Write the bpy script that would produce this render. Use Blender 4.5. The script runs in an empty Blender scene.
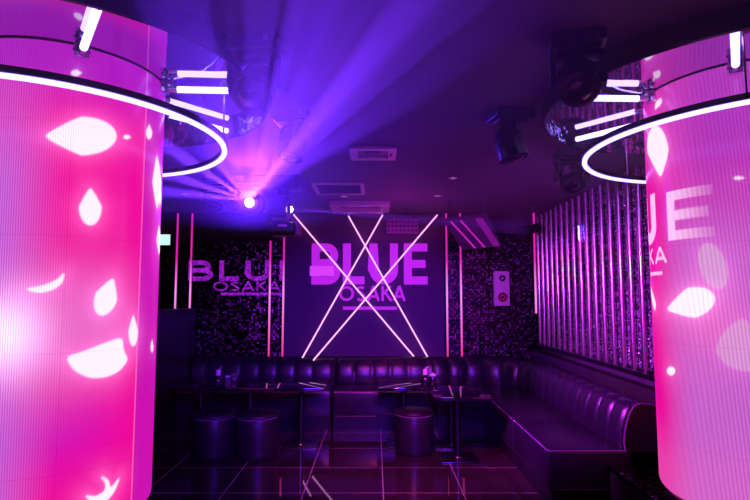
import bpy, bmesh, math, random
import numpy as np
from mathutils import Vector, Matrix
random.seed(7)
PI = math.pi
scene = bpy.context.scene
COL = scene.collection
H = 2.58          # ceiling height
CAMZ = 1.48

# ------------------------------------------------------------------ helpers
def lin(c):
    return tuple((x/12.92 if x <= 0.04045 else ((x+0.055)/1.055)**2.4) for x in (v/255.0 for v in c))

class MB:
    """collects vertices and faces for one mesh object"""
    def __init__(s): s.v = []; s.f = []; s.sm = []
    def add(s, vs, fs, smooth=False):
        n = len(s.v); s.v += [tuple(p) for p in vs]
        for f in fs: s.f.append([i+n for i in f]); s.sm.append(smooth)
        return s
    def box(s, x0, x1, y0, y1, z0, z1, M=None, bev=0.0, seg=2):
        bm = bmesh.new(); bmesh.ops.create_cube(bm, size=1.0)
        for v in bm.verts:
            v.co = Vector(((x0+x1)/2+v.co.x*(x1-x0), (y0+y1)/2+v.co.y*(y1-y0), (z0+z1)/2+v.co.z*(z1-z0)))
        if bev > 0: bmesh.ops.bevel(bm, geom=bm.edges[:], offset=bev, segments=seg, profile=0.5, affect='EDGES')
        return s.bm(bm, M, bev > 0)
    def bm(s, bm, M=None, smooth=False):
        bm.verts.ensure_lookup_table()
        vs = [(M @ v.co if M else v.co.copy()) for v in bm.verts]
        for i, v in enumerate(bm.verts): v.index = i
        fs = [[v.index for v in f.verts] for f in bm.faces]
        bm.free(); return s.add(vs, fs, smooth)
    def tube(s, pts, r, n=12, closed=False, caps=True):
        P = [Vector(p) for p in pts]; m = len(P); vs = []; up = None
        for i in range(m):
            if closed: t = P[(i+1) % m]-P[i-1]
            else: t = P[min(i+1, m-1)]-P[max(i-1, 0)]
            t.normalize()
            if up is None:
                a = Vector((0, 0, 1)) if abs(t.z) < .9 else Vector((1, 0, 0)); up = a-t*a.dot(t); up.normalize()
            else:
                up = up-t*up.dot(t); up.normalize()
            b = t.cross(up)
            for k in range(n):
                a = 2*PI*k/n; vs.append(P[i]+(up*math.cos(a)+b*math.sin(a))*r)
        fs = []
        for i in range(m if closed else m-1):
            j = (i+1) % m
            for k in range(n):
                l = (k+1) % n; fs.append([i*n+k, i*n+l, j*n+l, j*n+k])
        s.add(vs, fs, True)
        if caps and not closed:
            s.add(vs[:n], [list(range(n))[::-1]]); s.add(vs[-n:], [list(range(n))])
        return s
    def lathe(s, prof, n=32, M=None, c=(0, 0, 0), smooth=True):
        vs = []; fs = []; m = len(prof)
        for r, z in prof:
            for k in range(n):
                a = 2*PI*k/n; v = Vector((c[0]+r*math.cos(a), c[1]+r*math.sin(a), c[2]+z)); vs.append(M @ v if M else v)
        for i in range(m-1):
            for k in range(n):
                l = (k+1) % n; fs.append([i*n+k, i*n+l, (i+1)*n+l, (i+1)*n+k])
        return s.add(vs, fs, smooth)
    def build(s, name, m, parent=None, loc=None):
        me = bpy.data.meshes.new(name); me.from_pydata(s.v, [], s.f)
        me.polygons.foreach_set('use_smooth', s.sm); me.materials.append(m)
        bm = bmesh.new(); bm.from_mesh(me)
        bmesh.ops.recalc_face_normals(bm, faces=bm.faces[:])
        for e in bm.edges:
            if len(e.link_faces) == 2 and e.calc_face_angle(0) > .75: e.smooth = False
        bm.to_mesh(me); bm.free()
        o = bpy.data.objects.new(name, me); COL.objects.link(o)
        if parent: o.parent = parent
        if loc is not None: o.location = loc
        return o

def tag(o, label, cat, group=None, kind=None):
    o['label'] = label; o['category'] = cat
    if group: o['group'] = group
    if kind: o['kind'] = kind
    return o
def thing(name, label, cat, loc=(0, 0, 0), rz=0, group=None, sc=1):
    o = bpy.data.objects.new(name, None); COL.objects.link(o); o.location = loc
    o.rotation_euler = (0, 0, rz); o.scale = (sc, sc, sc); o.empty_display_size = .1
    return tag(o, label, cat, group)
def struct(name, mb, m):
    o = mb.build(name, m); o['kind'] = 'structure'; return o
def dup(root, loc, label, rz=None, sc=None, group=None):
    r = root.copy(); COL.objects.link(r); r.location = loc; r['label'] = label
    if rz is not None: r.rotation_euler = (0, 0, rz)
    if sc is not None: r.scale = (sc, sc, sc)
    if group: r['group'] = group
    for ch in list(root.children):
        c = ch.copy(); COL.objects.link(c); c.parent = r
        for g in ch.children:
            d = g.copy(); COL.objects.link(d); d.parent = c
    return r

# ------------------------------------------------------------------ materials
def newmat(name):
    m = bpy.data.materials.new(name); m.use_nodes = True
    nt = m.node_tree; b = nt.nodes['Principled BSDF']; return m, nt, b
def mat(name, col, rough=.5, metal=0., spec=.5, noise=None, bump=None, emit=None, es=0., coat=0.):
    m, nt, b = newmat(name); N = nt.nodes; L = nt.links
    b.inputs['Base Color'].default_value = (*col, 1); b.inputs['Roughness'].default_value = rough
    b.inputs['Metallic'].default_value = metal; b.inputs['Specular IOR Level'].default_value = spec
    b.inputs['Coat Weight'].default_value = coat
    if emit: b.inputs['Emission Color'].default_value = (*emit, 1); b.inputs['Emission Strength'].default_value = es
    tc = N.new('ShaderNodeTexCoord')
    if noise:
        n = N.new('ShaderNodeTexNoise'); n.inputs['Scale'].default_value = noise[0]; n.inputs['Detail'].default_value = 4
        L.new(tc.outputs['Object'], n.inputs['Vector'])
        mx = N.new('ShaderNodeMix'); mx.data_type = 'RGBA'
        mx.inputs['A'].default_value = (*[c*(1-noise[1]) for c in col], 1); mx.inputs['B'].default_value = (*[c*(1+noise[1]) for c in col], 1)
        L.new(n.outputs['Fac'], mx.inputs['Factor']); L.new(mx.outputs['Result'], b.inputs['Base Color'])
    if bump:
        n = N.new('ShaderNodeTexNoise'); n.inputs['Scale'].default_value = bump[0]; n.inputs['Detail'].default_value = bump[3] if len(bump) > 3 else 3
        L.new(tc.outputs['Object'], n.inputs['Vector'])
        bp = N.new('ShaderNodeBump'); bp.inputs['Strength'].default_value = bump[1]; bp.inputs['Distance'].default_value = bump[2]
        L.new(n.outputs['Fac'], bp.inputs['Height']); L.new(bp.outputs['Normal'], b.inputs['Normal'])
    return m
def glow(name, col, strength, core=0.0):
    m, nt, b = newmat(name)
    b.inputs['Base Color'].default_value = (.02, .02, .02, 1); b.inputs['Roughness'].default_value = .4
    b.inputs['Emission Color'].default_value = (*col, 1); b.inputs['Emission Strength'].default_value = strength
    return m

BLACK = mat('black_plastic', (.012, .011, .014), .35, noise=(30, .3))
CASE = mat('matte_black_case', (.008, .007, .009), .38, bump=(60, .2, .002))
CHROME = mat('chrome', (.80, .74, .84), .2, 1.0, bump=(8, .1, .01))
STEEL = mat('dark_steel', (.12, .11, .13), .3, 1.0, noise=(20, .2))
LENS = mat('lens_glass', (.02, .01, .03), .04, .6, coat=1.0, noise=(9, .4))
LEATHER = mat('black_leather', (.018, .011, .025), .31, 0, .6, noise=(14, .35), bump=(45, .35, .004, 5))
PIPING = mat('glossy_piping', (.22, .10, .26), .22, 0, .8, noise=(12, .2))
TABLETOP = mat('black_glass_top', (.006, .005, .008), .035, 0, .9, coat=.6, noise=(3, .2))
CEIL = mat('ceiling_paint', (.13, .11, .13), .75, noise=(1.2, .12), bump=(40, .08, .003))
WALL = mat('dark_wall_paint', (.05, .042, .055), .6, noise=(3, .2), bump=(25, .1, .003))
PANELWALL = mat('purple_screen_wall', (.085, .018, .085), .55, noise=(1.5, .1), bump=(60, .05, .002))
WOOD = mat('black_wood', (.022, .014, .018), .4, noise=(6, .5), bump=(12, .2, .003))
PINKTRIM = mat('pale_painted_metal', (.75, .70, .74), .4, noise=(10, .05))
VENTDARK = mat('vent_grille', (.06, .05, .06), .5, noise=(40, .4))
PAPER = mat('white_label', (.8, .76, .8), .6, noise=(20, .1))
SPK_WHITE = mat('white_speaker_plastic', (.72, .66, .72), .4, noise=(15, .05))
SPK_CONE = mat('speaker_cone', (.32, .04, .05), .5, noise=(30, .3))

def mirror_mat():
    m, nt, b = newmat('rippled_mirror'); N = nt.nodes; L = nt.links
    b.inputs['Base Color'].default_value = (.62, .55, .72, 1); b.inputs['Metallic'].default_value = 1; b.inputs['Roughness'].default_value = .025
    tc = N.new('ShaderNodeTexCoord'); n = N.new('ShaderNodeTexNoise'); n.inputs['Scale'].default_value = 5.0; n.inputs['Detail'].default_value = 2
    L.new(tc.outputs['Object'], n.inputs['Vector']); bp = N.new('ShaderNodeBump'); bp.inputs['Strength'].default_value = .05; bp.inputs['Distance'].default_value = .02
    L.new(n.outputs['Fac'], bp.inputs['Height']); L.new(bp.outputs['Normal'], b.inputs['Normal']); return m
MIRROR = mirror_mat()

def floor_mat():
    m, nt, b = newmat('dark_polished_floor_tiles'); N = nt.nodes; L = nt.links
    tc = N.new('ShaderNodeTexCoord'); mp = N.new('ShaderNodeMapping')
    mp.inputs['Location'].default_value = (-.063, -4.24, 0)
    L.new(tc.outputs['Object'], mp.inputs['Vector'])
    br = N.new('ShaderNodeTexBrick'); br.offset = 0; br.squash = 1
    br.inputs['Scale'].default_value = 1; br.inputs['Brick Width'].default_value = .605; br.inputs['Row Height'].default_value = .605
    br.inputs['Mortar Size'].default_value = .004; br.inputs['Mortar Smooth'].default_value = .1; br.inputs['Bias'].default_value = 0
    br.inputs['Color1'].default_value = (.035, .018, .024, 1); br.inputs['Color2'].default_value = (.022, .012, .018, 1); br.inputs['Mortar'].default_value = (.42, .30, .34, 1)
    L.new(mp.outputs['Vector'], br.inputs['Vector'])
    n = N.new('ShaderNodeTexNoise'); n.inputs['Scale'].default_value = 5; n.inputs['Detail'].default_value = 6; L.new(tc.outputs['Object'], n.inputs['Vector'])
    L.new(br.outputs['Color'], b.inputs['Base Color'])
    mr = N.new('ShaderNodeMapRange'); mr.inputs['To Min'].default_value = .015; mr.inputs['To Max'].default_value = .05; L.new(n.outputs['Fac'], mr.inputs['Value'])
    ad = N.new('ShaderNodeMath'); ad.operation = 'MULTIPLY_ADD'; ad.inputs[1].default_value = .5
    L.new(br.outputs['Fac'], ad.inputs[0]); L.new(mr.outputs['Result'], ad.inputs[2]); L.new(ad.outputs[0], b.inputs['Roughness'])
    return m

def mosaic_mat(name, tile=.02, base=(.30, .27, .36), tilt=.35, rough=.08, metal=1):
    """tiny mirror tiles, each tilted a little differently"""
    m, nt, b = newmat(name); N = nt.nodes; L = nt.links
    tc = N.new('ShaderNodeTexCoord')
    sc = N.new('ShaderNodeVectorMath'); sc.operation = 'SCALE'; sc.inputs['Scale'].default_value = 1/tile; L.new(tc.outputs['Object'], sc.inputs[0])
    fl = N.new('ShaderNodeVectorMath'); fl.operation = 'FLOOR'
    of = N.new('ShaderNodeVectorMath'); of.operation = 'ADD'; of.inputs[1].default_value = (.013, .47, .017)
    L.new(sc.outputs[0], of.inputs[0]); L.new(of.outputs[0], fl.inputs[0])
    wn = N.new('ShaderNodeTexWhiteNoise'); wn.noise_dimensions = '3D'; L.new(fl.outputs[0], wn.inputs['Vector'])
    fr = N.new('ShaderNodeVectorMath'); fr.operation = 'FRACTION'; L.new(of.outputs[0], fr.inputs[0])
    sp = N.new('ShaderNodeSeparateXYZ'); L.new(fr.outputs[0], sp.inputs[0])
    def gap(o):
        a = N.new('ShaderNodeMath'); a.operation = 'SUBTRACT'; a.inputs[1].default_value = .5; L.new(o, a.inputs[0])
        c = N.new('ShaderNodeMath'); c.operation = 'ABSOLUTE'; L.new(a.outputs[0], c.inputs[0])
        d = N.new('ShaderNodeMath'); d.operation = 'LESS_THAN'; d.inputs[1].default_value = .38; L.new(c.outputs[0], d.inputs[0]); return d
    g1, g2 = gap(sp.outputs['X']), gap(sp.outputs['Z'])
    mu = N.new('ShaderNodeMath'); mu.operation = 'MULTIPLY'; L.new(g1.outputs[0], mu.inputs[0]); L.new(g2.outputs[0], mu.inputs[1])
    v = N.new('ShaderNodeMath'); v.operation = 'POWER'; v.inputs[1].default_value = 3.2; L.new(wn.outputs['Value'], v.inputs[0])
    mx = N.new('ShaderNodeMix'); mx.data_type = 'RGBA'; mx.inputs['A'].default_value = (.02, .015, .025, 1); mx.inputs['B'].default_value = (*[min(1, c*2.2) for c in base], 1)
    L.new(v.outputs[0], mx.inputs['Factor'])
    m2 = N.new('ShaderNodeMix'); m2.data_type = 'RGBA'; m2.inputs['A'].default_value = (.004, .003, .005, 1)
    L.new(mu.outputs[0], m2.inputs['Factor']); L.new(mx.outputs['Result'], m2.inputs['B']); L.new(m2.outputs['Result'], b.inputs['Base Color'])
    b.inputs['Metallic'].default_value = metal; b.inputs['Roughness'].default_value = rough
    su = N.new('ShaderNodeVectorMath'); su.operation = 'SUBTRACT'; su.inputs[1].default_value = (.5, .5, .5); L.new(wn.outputs['Color'], su.inputs[0])
    s2 = N.new('ShaderNodeVectorMath'); s2.operation = 'SCALE'; s2.inputs['Scale'].default_value = tilt; L.new(su.outputs[0], s2.inputs[0])
    ge = N.new('ShaderNodeNewGeometry'); a2 = N.new('ShaderNodeVectorMath'); a2.operation = 'ADD'
    L.new(ge.outputs['Normal'], a2.inputs[0]); L.new(s2.outputs[0], a2.inputs[1])
    no = N.new('ShaderNodeVectorMath'); no.operation = 'NORMALIZE'; L.new(a2.outputs[0], no.inputs[0]); L.new(no.outputs[0], b.inputs['Normal'])
    return m
MOSAIC = mosaic_mat('mirror_mosaic', .026, (.25, .18, .33), .16, .26)
MOSAIC_DARK = mosaic_mat('black_mirror_mosaic', .02, (.2, .17, .24), .5)
GLITTER = mosaic_mat('glitter_foil', .014, (.75, .6, .85), .8, .3, .45)

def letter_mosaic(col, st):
    """reflected sign lettering put in as glow, cut up by the tile grid"""
    m, nt, b = newmat('reflected_letter_glow'); N = nt.nodes; L = nt.links
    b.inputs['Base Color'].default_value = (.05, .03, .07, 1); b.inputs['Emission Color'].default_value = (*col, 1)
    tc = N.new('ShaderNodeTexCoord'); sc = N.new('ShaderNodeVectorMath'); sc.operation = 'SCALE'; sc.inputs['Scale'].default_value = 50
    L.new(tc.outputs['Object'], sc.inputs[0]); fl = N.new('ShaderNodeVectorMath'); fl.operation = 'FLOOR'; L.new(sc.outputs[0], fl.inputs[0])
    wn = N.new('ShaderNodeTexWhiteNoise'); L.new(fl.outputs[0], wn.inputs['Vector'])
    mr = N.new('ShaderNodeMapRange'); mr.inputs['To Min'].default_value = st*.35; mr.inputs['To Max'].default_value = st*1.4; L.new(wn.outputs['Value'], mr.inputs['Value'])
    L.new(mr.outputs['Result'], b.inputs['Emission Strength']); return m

# ------------------------------------------------------------------ lettering (stroke skeletons in a unit cell: height 1)
def arc(cx, cy, rx, ry, a0, a1, n=14):
    return [(cx+rx*math.cos(math.radians(a0+(a1-a0)*i/n)), cy+ry*math.sin(math.radians(a0+(a1-a0)*i/n))) for i in range(n+1)]
def glyph(ch, w):
    """strokes of half-width w that stay inside 0..1 in height; returns (strokes, advance)"""
    h = w
    if ch == 'B': return [[(h, 0), (h, 1)], [(h, 1-h), (.38, 1-h)]+arc(.38, .76-h*.5, .22-h*.3, .24-h*.5, 90, -90)[1:]+[(h, .52-h*0)], [(h, .52), (.40, .52)]+arc(.40, (.52+h)/2, .26-h*.3, (.52-h)/2, 90, -90)[1:]+[(h, h)]], .72
    if ch == 'L': return [[(h, 1), (h, 0)], [(h, h), (.55, h)]], .60
    if ch == 'U': return [[(h, 1), (h, .36)]+arc(.36, .36, .36-h, .36-h, 180, 360)+[(.72-h, 1)]], .80
    if ch == 'E': return [[(h, 1), (h, 0)], [(h, 1-h), (.60, 1-h)], [(h, .5), (.55, .5)], [(h, h), (.60, h)]], .66
    if ch == 'O': return [arc(.5, .5, .5-h, .5-h, 0, 360, 28)], 1.04
    if ch == 'S': return [arc(.32, .74, .27-h*.6, .26-h, 30, 270, 14)+arc(.32, .26, .28-h*.6, .24-h*.5, 90, -150, 14)[1:]], .66
    if ch == 'A': return [[(h*.9, 0), (.42, 1)], [(.42, 1), (.84-h*.9, 0)], [(.2, .30), (.64, .30)]], .86
    if ch == 'K': return [[(h, 1), (h, 0)], [(h, .42), (.60, 1)], [(.25, .56), (.66, 0)]], .68
    return [], .5
def word(txt, w, gap=.08):
    out = []; x = 0
    for ch in txt:
        g, adv = glyph(ch, w)
        out.append([[(px+x, py) for px, py in st] for st in g]); x += adv+gap
    return out, x-gap
def ribbon(mb, pts, hw, X, depth):
    """flat stroke with square ends and real thickness; X maps (u,v,d) to world"""
    n = len(pts); L_ = []; R_ = []
    for i in range(n):
        a = Vector(pts[max(i-1, 0)]); b = Vector(pts[min(i+1, n-1)]); t = (b-a).normalized()
        if 0 < i < n-1:
            t1 = (Vector(pts[i])-a).normalized(); t2 = (b-Vector(pts[i])).normalized(); k = 1/max(.5, math.sqrt(max(.01, (1+t1.dot(t2))/2)))
        else: k = 1
        nn = Vector((-t.y, t.x))*hw*k; p = Vector(pts[i]); L_.append(p+nn); R_.append(p-nn)
    vs = []
    for d in (0, depth):
        for a, b in zip(L_, R_): vs += [X(a.x, a.y, d), X(b.x, b.y, d)]
    m = 2*n; fs = []
    for i in range(n-1):
        a = 2*i
        fs += [[a, a+1, a+3, a+2], [m+a, m+a+2, m+a+3, m+a+1], [a, a+2, m+a+2, m+a], [a+1, m+a+1, m+a+3, a+3]]
    fs += [[0, m, m+1, 1], [m-2, m-1, 2*m-1, 2*m-2]]
    mb.add(vs, fs)
# ------------------------------------------------------------------ room
struct('floor', MB().box(-3.4, 3.3, -1.6, 7.1, -.1, 0), floor_mat())
struct('ceiling', MB().box(-3.4, 3.3, -1.6, 7.1, H, H+.1), CEIL)
struct('wall_back', MB().box(-3.4, 3.3, 7.0, 7.1, 0, H), WALL)
struct('wall_left', MB().box(-3.5, -3.4, -1.6, 7.1, 0, H), WALL)
struct('wall_front', MB().box(-3.4, 3.3, -1.7, -1.6, 0, H), WALL)
struct('wall_right_rear', MB().box(3.3, 3.4, -1.6, 7.1, 0, H), WALL)
struct('wall_right', MB().box(2.13, 3.3, 3.90, 7.0, 0, H), WALL)
struct('wall_partition', MB().box(-2.45, -2.28, 3.6, 6.92, 0, 1.31).box(-2.47, -2.26, 3.58, 6.94, 1.31, 1.34, bev=.006), WOOD)
struct('trim_step', MB().box(1.62, 3.29, 1.2, 3.84, 0, .30), WOOD)
struct('trim_step_edge', MB().box(1.60, 3.29, 1.19, 3.85, .30, .33, bev=.004), MOSAIC_DARK)
struct('trim_sofa_ledge', MB().box(2.02, 2.13, 3.86, 6.98, .0, .80, bev=.01), WOOD)

# back wall cladding: mosaic fields, dark glossy band, centre screen wall
def wallpanel(name, x0, x1, z0, z1, m, label, cat, y=6.985, d=.02):
    o = MB().box(x0, x1, y-d, y+.012, z0, z1, bev=.002, seg=1).build(name, m); return tag(o, label, cat)
wallpanel('mosaic_panel', -2.75, -1.19, 0, 2.19, MOSAIC, 'wide field of tiny mirror tiles with faint purple lettering, behind the left tables', 'mosaic wall panel')
wallpanel('mosaic_panel', .90, 2.11, 0, 2.30, MOSAIC, 'field of tiny mirror tiles behind the small white wall speaker', 'mosaic wall panel')
wallpanel('wall_screen', -1.165, .885, 0, 2.555, PANELWALL, 'large smooth purple wall screen carrying the BLUE OSAKA lettering and crossed light tubes', 'wall screen', d=.035)
GLOSSB = mat('black_gloss_panel', (.01, .006, .016), .15, 0, .7, noise=(4, .3))
wallpanel('black_valance', -2.36, -1.30, 2.20, 2.56, GLOSSB, 'black glossy valance panel above the left field of mirror tiles', 'wall panel', y=6.93, d=.05)

# BLUE OSAKA on the screen wall
SIGN = glow('sign_magenta', lin((195, 32, 232)), .88)
SIGN2 = glow('sign_purple', lin((185, 30, 215)), .95)
YW = 6.949
def pxw(x, y, Y):
    """point at distance Y seen at photograph position x, y"""
    f = 540.; th = math.atan(47/f); w = 250-y; F = f*math.cos(th)-w*math.sin(th); U = w*math.cos(th)+f*math.sin(th)
    return ((x-375)/F*Y, CAMZ+U/F*Y)
def put_word(txt, w, x0, x1, z0, z1, y, m, name, parent, d=.006, clip=None):
    ws, tot = word(txt, w)
    sx = (x1-x0)/tot; sz = z1-z0
    for k, st in enumerate(ws):
        mb = MB()
        for j, s in enumerate(st):
            e = .0004*j
            s2 = [(p[0]*sx/sz, p[1]) for p in s]
            ribbon(mb, s2, w, lambda u, v, q: (x0+u*sz, y-e-q, z0+v*sz), d)
        if clip is not None:
            mb.v = [(min(v[0], clip), v[1], v[2]) for v in mb.v]
        mb.build(name, m, parent)
sx0, sz1 = pxw(312, 243.5, YW); sx1, sz0 = pxw(430, 284.5, YW)
sg = thing('sign_lettering', 'glowing magenta BLUE OSAKA lettering on the smooth centre screen wall', 'lit sign', (0, 0, 0))
put_word('BLUE', .098, sx0, sx1, sz0, sz1, YW, SIGN, 'letter', sg)
ox0, oz1 = pxw(339, 286, YW); ox1, oz0 = pxw(406, 301, YW)
put_word('OSAKA', .085, ox0, ox1, oz0, oz1, YW, SIGN2, 'letter', sg)
a = pxw(343, 306.5, YW); b = pxw(397, 309.8, YW)
MB().box(a[0], b[0], YW-.006, YW, b[1], a[1]).build('underline', SIGN2, sg)
a = pxw(310, 266, YW); b = pxw(334, 276, YW)
MB().box(a[0], b[0], YW-.010, YW-.0068, b[1], a[1]).build('reflection_band', glow('sign_bright', lin((215, 60, 245)), 1.0), sg)  # brighter patch reflected on the sign, put in as a glowing box
# sign reflection in the left mirror tiles, put in as glowing letters
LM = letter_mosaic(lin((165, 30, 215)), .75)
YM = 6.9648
s2 = thing('sign_lettering', 'faint purple BLUE OSAKA sign reflection, put in as glowing letters on the left mirror tiles', 'lit sign', (0, 0, 0))
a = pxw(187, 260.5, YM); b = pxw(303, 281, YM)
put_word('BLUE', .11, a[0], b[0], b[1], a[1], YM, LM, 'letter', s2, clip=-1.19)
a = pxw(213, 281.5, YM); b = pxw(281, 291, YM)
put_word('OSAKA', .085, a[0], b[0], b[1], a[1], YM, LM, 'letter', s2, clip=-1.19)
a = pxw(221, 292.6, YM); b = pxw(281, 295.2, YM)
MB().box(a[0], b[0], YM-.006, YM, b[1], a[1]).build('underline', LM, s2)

# vertical light strips
def strip_mat(name, top, mid, bot):
    m, nt, b = newmat(name); N = nt.nodes; L = nt.links
    tc = N.new('ShaderNodeTexCoord'); sp = N.new('ShaderNodeSeparateXYZ'); L.new(tc.outputs['Object'], sp.inputs[0])
    mr = N.new('ShaderNodeMapRange'); mr.inputs['From Min'].default_value = .7; mr.inputs['From Max'].default_value = 2.55; L.new(sp.outputs['Z'], mr.inputs['Value'])
    cr = N.new('ShaderNodeValToRGB'); L.new(mr.outputs['Result'], cr.inputs['Fac'])
    e = cr.color_ramp.elements; e[0].position = 0; e[0].color = (*bot, 1); e[1].position = 1; e[1].color = (*top, 1)
    k = e.new(.45); k.color = (*mid, 1); k = e.new(.68); k.color = (*top, 1)
    L.new(cr.outputs['Color'], b.inputs['Emission Color']); b.inputs['Emission Strength'].default_value = 1.0; b.inputs['Base Color'].default_value = (.05, .05, .05, 1)
    return m
STRIP = strip_mat('pixel_led_strip', (.75, .012, .42), (1.0, .28, .95), (.85, .01, .16))
G = 'vertical light strips on the back wall'
def led_strip(x, top, bot, label, y=6.94, w=.016):
    xx = pxw(x, 250, y)[0]; z1 = pxw(x, top, y)[1]; z0 = pxw(x, bot, y)[1]
    t = thing('led_strip', label, 'led strip', (0, 0, 0), group=G)
    MB().box(xx-w, xx+w, y, y+.02, z0, min(z1, 2.57), bev=.003, seg=1).build('channel', STEEL, t)
    MB().box(xx-w*.7, xx+w*.7, y-.006, y-.0005, z0+.01, min(z1, 2.57)-.005).build('diffuser', STRIP, t)
for x, t_, b_, l in ((177, 213, 380, 'pink vertical light strip, first from the left column, beside the green exit sign'),
                   (191.5, 213, 380, 'pink vertical light strip crossing the first letter of the faint purple lettering'),
                   (270.5, 236, 380, 'pink vertical light strip below the dark projector head, the one over the mirror tiles'),
                   (284, 236, 380, 'pink vertical light strip on the left edge of the purple screen wall'),
                   (446.5, 213, 380, 'pink vertical light strip just right of the BLUE OSAKA screen'),
                   (460.5, 213, 380, 'pink vertical light strip between the screen edge strip and the white speaker'),
                   (534.5, 211, 314, 'short pink vertical light strip in the corner beside the chrome tube wall')):
    led_strip(x, t_, b_, l, y=6.88 if x < 200 else 6.925)

# crossed light tubes
XM = glow('cross_tube_glow', (1.0, .36, .90), 1.9)
def cross2(a, b, yy, label):
    A = pxw(*a, yy); B = pxw(*b, yy)
    P = Vector((A[0], yy, A[1])); Q = Vector((B[0], yy, B[1])); d = (Q-P); Q = P+d*1.03
    t = thing('neon_tube', label, 'neon tube', (0, 0, 0), group='crossed neon tubes in front of the screen')
    MB().tube([P, Q], .0088, 10).build('tube', XM, t)
    for R, s in ((P, -1), (Q, 1)):
        MB().tube([R+d.normalized()*s*.002, R+d.normalized()*s*.03], .014, 10).build('end_cap', STEEL, t)
cross2((293.5, 214.5), (413.5, 356), 6.90, 'thin white-pink neon tube falling from the top left of the screen to the lower right')
cross2((348.4, 216), (427, 356), 6.865, 'neon tube starting above the letter L and falling steeply to the right')
cross2((382.6, 215), (303.4, 356), 6.83, 'neon tube starting above the letter U and falling to the lower left corner')
cross2((437.3, 215), (317, 356), 6.795, 'neon tube from the top right of the screen down to the lower left')

# chrome tube wall on the right
tw = thing('tube_wall', 'wall cladding of upright chrome tubes alternating with glittering strips', 'tube cladding', (2.13, 3.95, .90))
MB().box(-.012, -.002, 0, 3.0, 0, 1.62).build('backing_board', BLACK, tw)
MB().box(-.085, -.0125, 0, 3.0, -.03, -.002, bev=.003, seg=1).build('bottom_rail', STEEL, tw)
n = 17; pit = 3.0/n
for i in range(n):
    y = pit*(i+.5)
    vs = []; rows = 60
    mb = MB(); cols = 4
    for r in range(rows+1):
        for c in range(cols+1):
            vs.append((-.016-.010*random.random(), y-.078+.066*c/cols+.004*(random.random()-.5), .02+1.57*r/rows))
    fs = [[r*(cols+1)+c, r*(cols+1)+c+1, (r+1)*(cols+1)+c+1, (r+1)*(cols+1)+c] for r in range(rows) for c in range(cols)]
    mb.add(vs, fs).build('glitter_strip', GLITTER, tw)
    MB().tube([(-.040, y+.015, .0), (-.040, y+.015, 1.61)], .027, 16).build('chrome_tube', CHROME, tw)
    MB().tube([(-.028, y+.066, .0), (-.028, y+.066, 1.61)], .014, 12).build('slim_tube', STEEL, tw)

# exit sign on the back left
e = thing('exit_sign', 'small glowing pale green exit sign on the back wall beside the left column', 'exit sign', (0, 0, 0))
a = pxw(160.5, 234.5, 6.9); b = pxw(170, 245, 6.9)
MB().box(a[0]-.012, b[0]+.012, 6.9, 6.94, b[1]-.012, a[1]+.012, bev=.004).build('housing', CASE, e)
MB().box(a[0], b[0], 6.894, 6.8995, b[1], a[1]).build('lit_panel', glow('exit_green', (.62, 1.0, .90), 1.1), e)
MB().box((a[0]+b[0])/2-.012, (a[0]+b[0])/2+.012, 6.92, 6.985, a[1]+.01, a[1]+.05).build('bracket', CASE, e)

# white wall speaker
a = pxw(494.5, 271, 6.86); b = pxw(510.5, 306, 6.86)
xc = (a[0]+b[0])/2; zc = (a[1]+b[1])/2; hw = (b[0]-a[0])/2; hh = (a[1]-b[1])/2
sp = thing('wall_speaker', 'small white two-cone speaker on the mirror tiles right of the screen', 'speaker', (xc, 6.86, zc), rz=.10)
MB().box(-hw, hw, 0, .085, -hh, hh, bev=.012).build('cabinet', SPK_WHITE, sp)
My = Matrix.Rotation(PI/2, 4, 'X')
for r, z, nm, m in ((.062, -.11, 'woofer', SPK_CONE), (.040, .13, 'tweeter', CASE)):
    w_ = MB().lathe([(r, -.001), (r*1.0, .008), (r*.86, .010), (r*.80, .003), (r*.35, -.0005), (.0001, .001)], 28, Matrix.Translation((0, 0, z)) @ My).build(nm, m, sp)
    MB().lathe([(r*.34, .002), (r*.26, .008), (.0001, .011)], 20, Matrix.Translation((0, 0, z)) @ My).build('dust_cap', CASE if nm == 'woofer' else SPK_WHITE, w_)

# ------------------------------------------------------------------ ceiling fittings
def framed(name, px, label, cat, fw=.045, inner=VENTDARK, th=.02, slats=5, group=None):
    """rectangular ceiling frame from its four photograph corners (taken on the ceiling plane)"""
    def c(x, y):
        f = 540.; t = math.atan(47/f); w = 250-y; F = f*math.cos(t)-w*math.sin(t); U = w*math.cos(t)+f*math.sin(t)
        k = (H-CAMZ)/U; return (x-375)*k, F*k
    P = [c(*p) for p in px]; x0 = min(P[0][0], P[3][0]); x1 = max(P[1][0], P[2][0]); y1 = P[0][1]; y0 = P[2][1]
    y0, y1 = min(y0, y1), max(y0, y1); z = H-.001
    t = thing(name, label, cat, ((x0+x1)/2, (y0+y1)/2, z), group=group)
    hx, hy = (x1-x0)/2, (y1-y0)/2
    MB().box(-hx, hx, -hy, -hy+fw, -th, 0, bev=.003, seg=1).box(-hx, hx, hy-fw, hy, -th, 0, bev=.003, seg=1).box(-hx, -hx+fw, -hy+fw, hy-fw, -th, 0).box(hx-fw, hx, -hy+fw, hy-fw, -th, 0).build('frame', PINKTRIM, t)
    MB().box(-hx+fw, hx-fw, -hy+fw, hy-fw, -.004, 0).build('panel', inner, t)
    for k in range(slats):
        yy = -hy+fw+(2*hy-2*fw)*(k+.5)/slats
        MB().box(-hx+fw, hx-fw, yy-.004, yy+.004, -.014, -.0045).build('slat', inner, t)
    return t, hx, hy
GREY = mat('grey_cover', (.30, .24, .32), .5, noise=(6, .1))
t, hx, hy = framed('ceiling_unit', [(349, 146), (397, 146), (395, 158), (352, 158)], 'pink-lit rectangular ceiling unit with a grey cover, nearest to the camera', 'ceiling unit', fw=.06, inner=GREY, slats=0)
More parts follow.
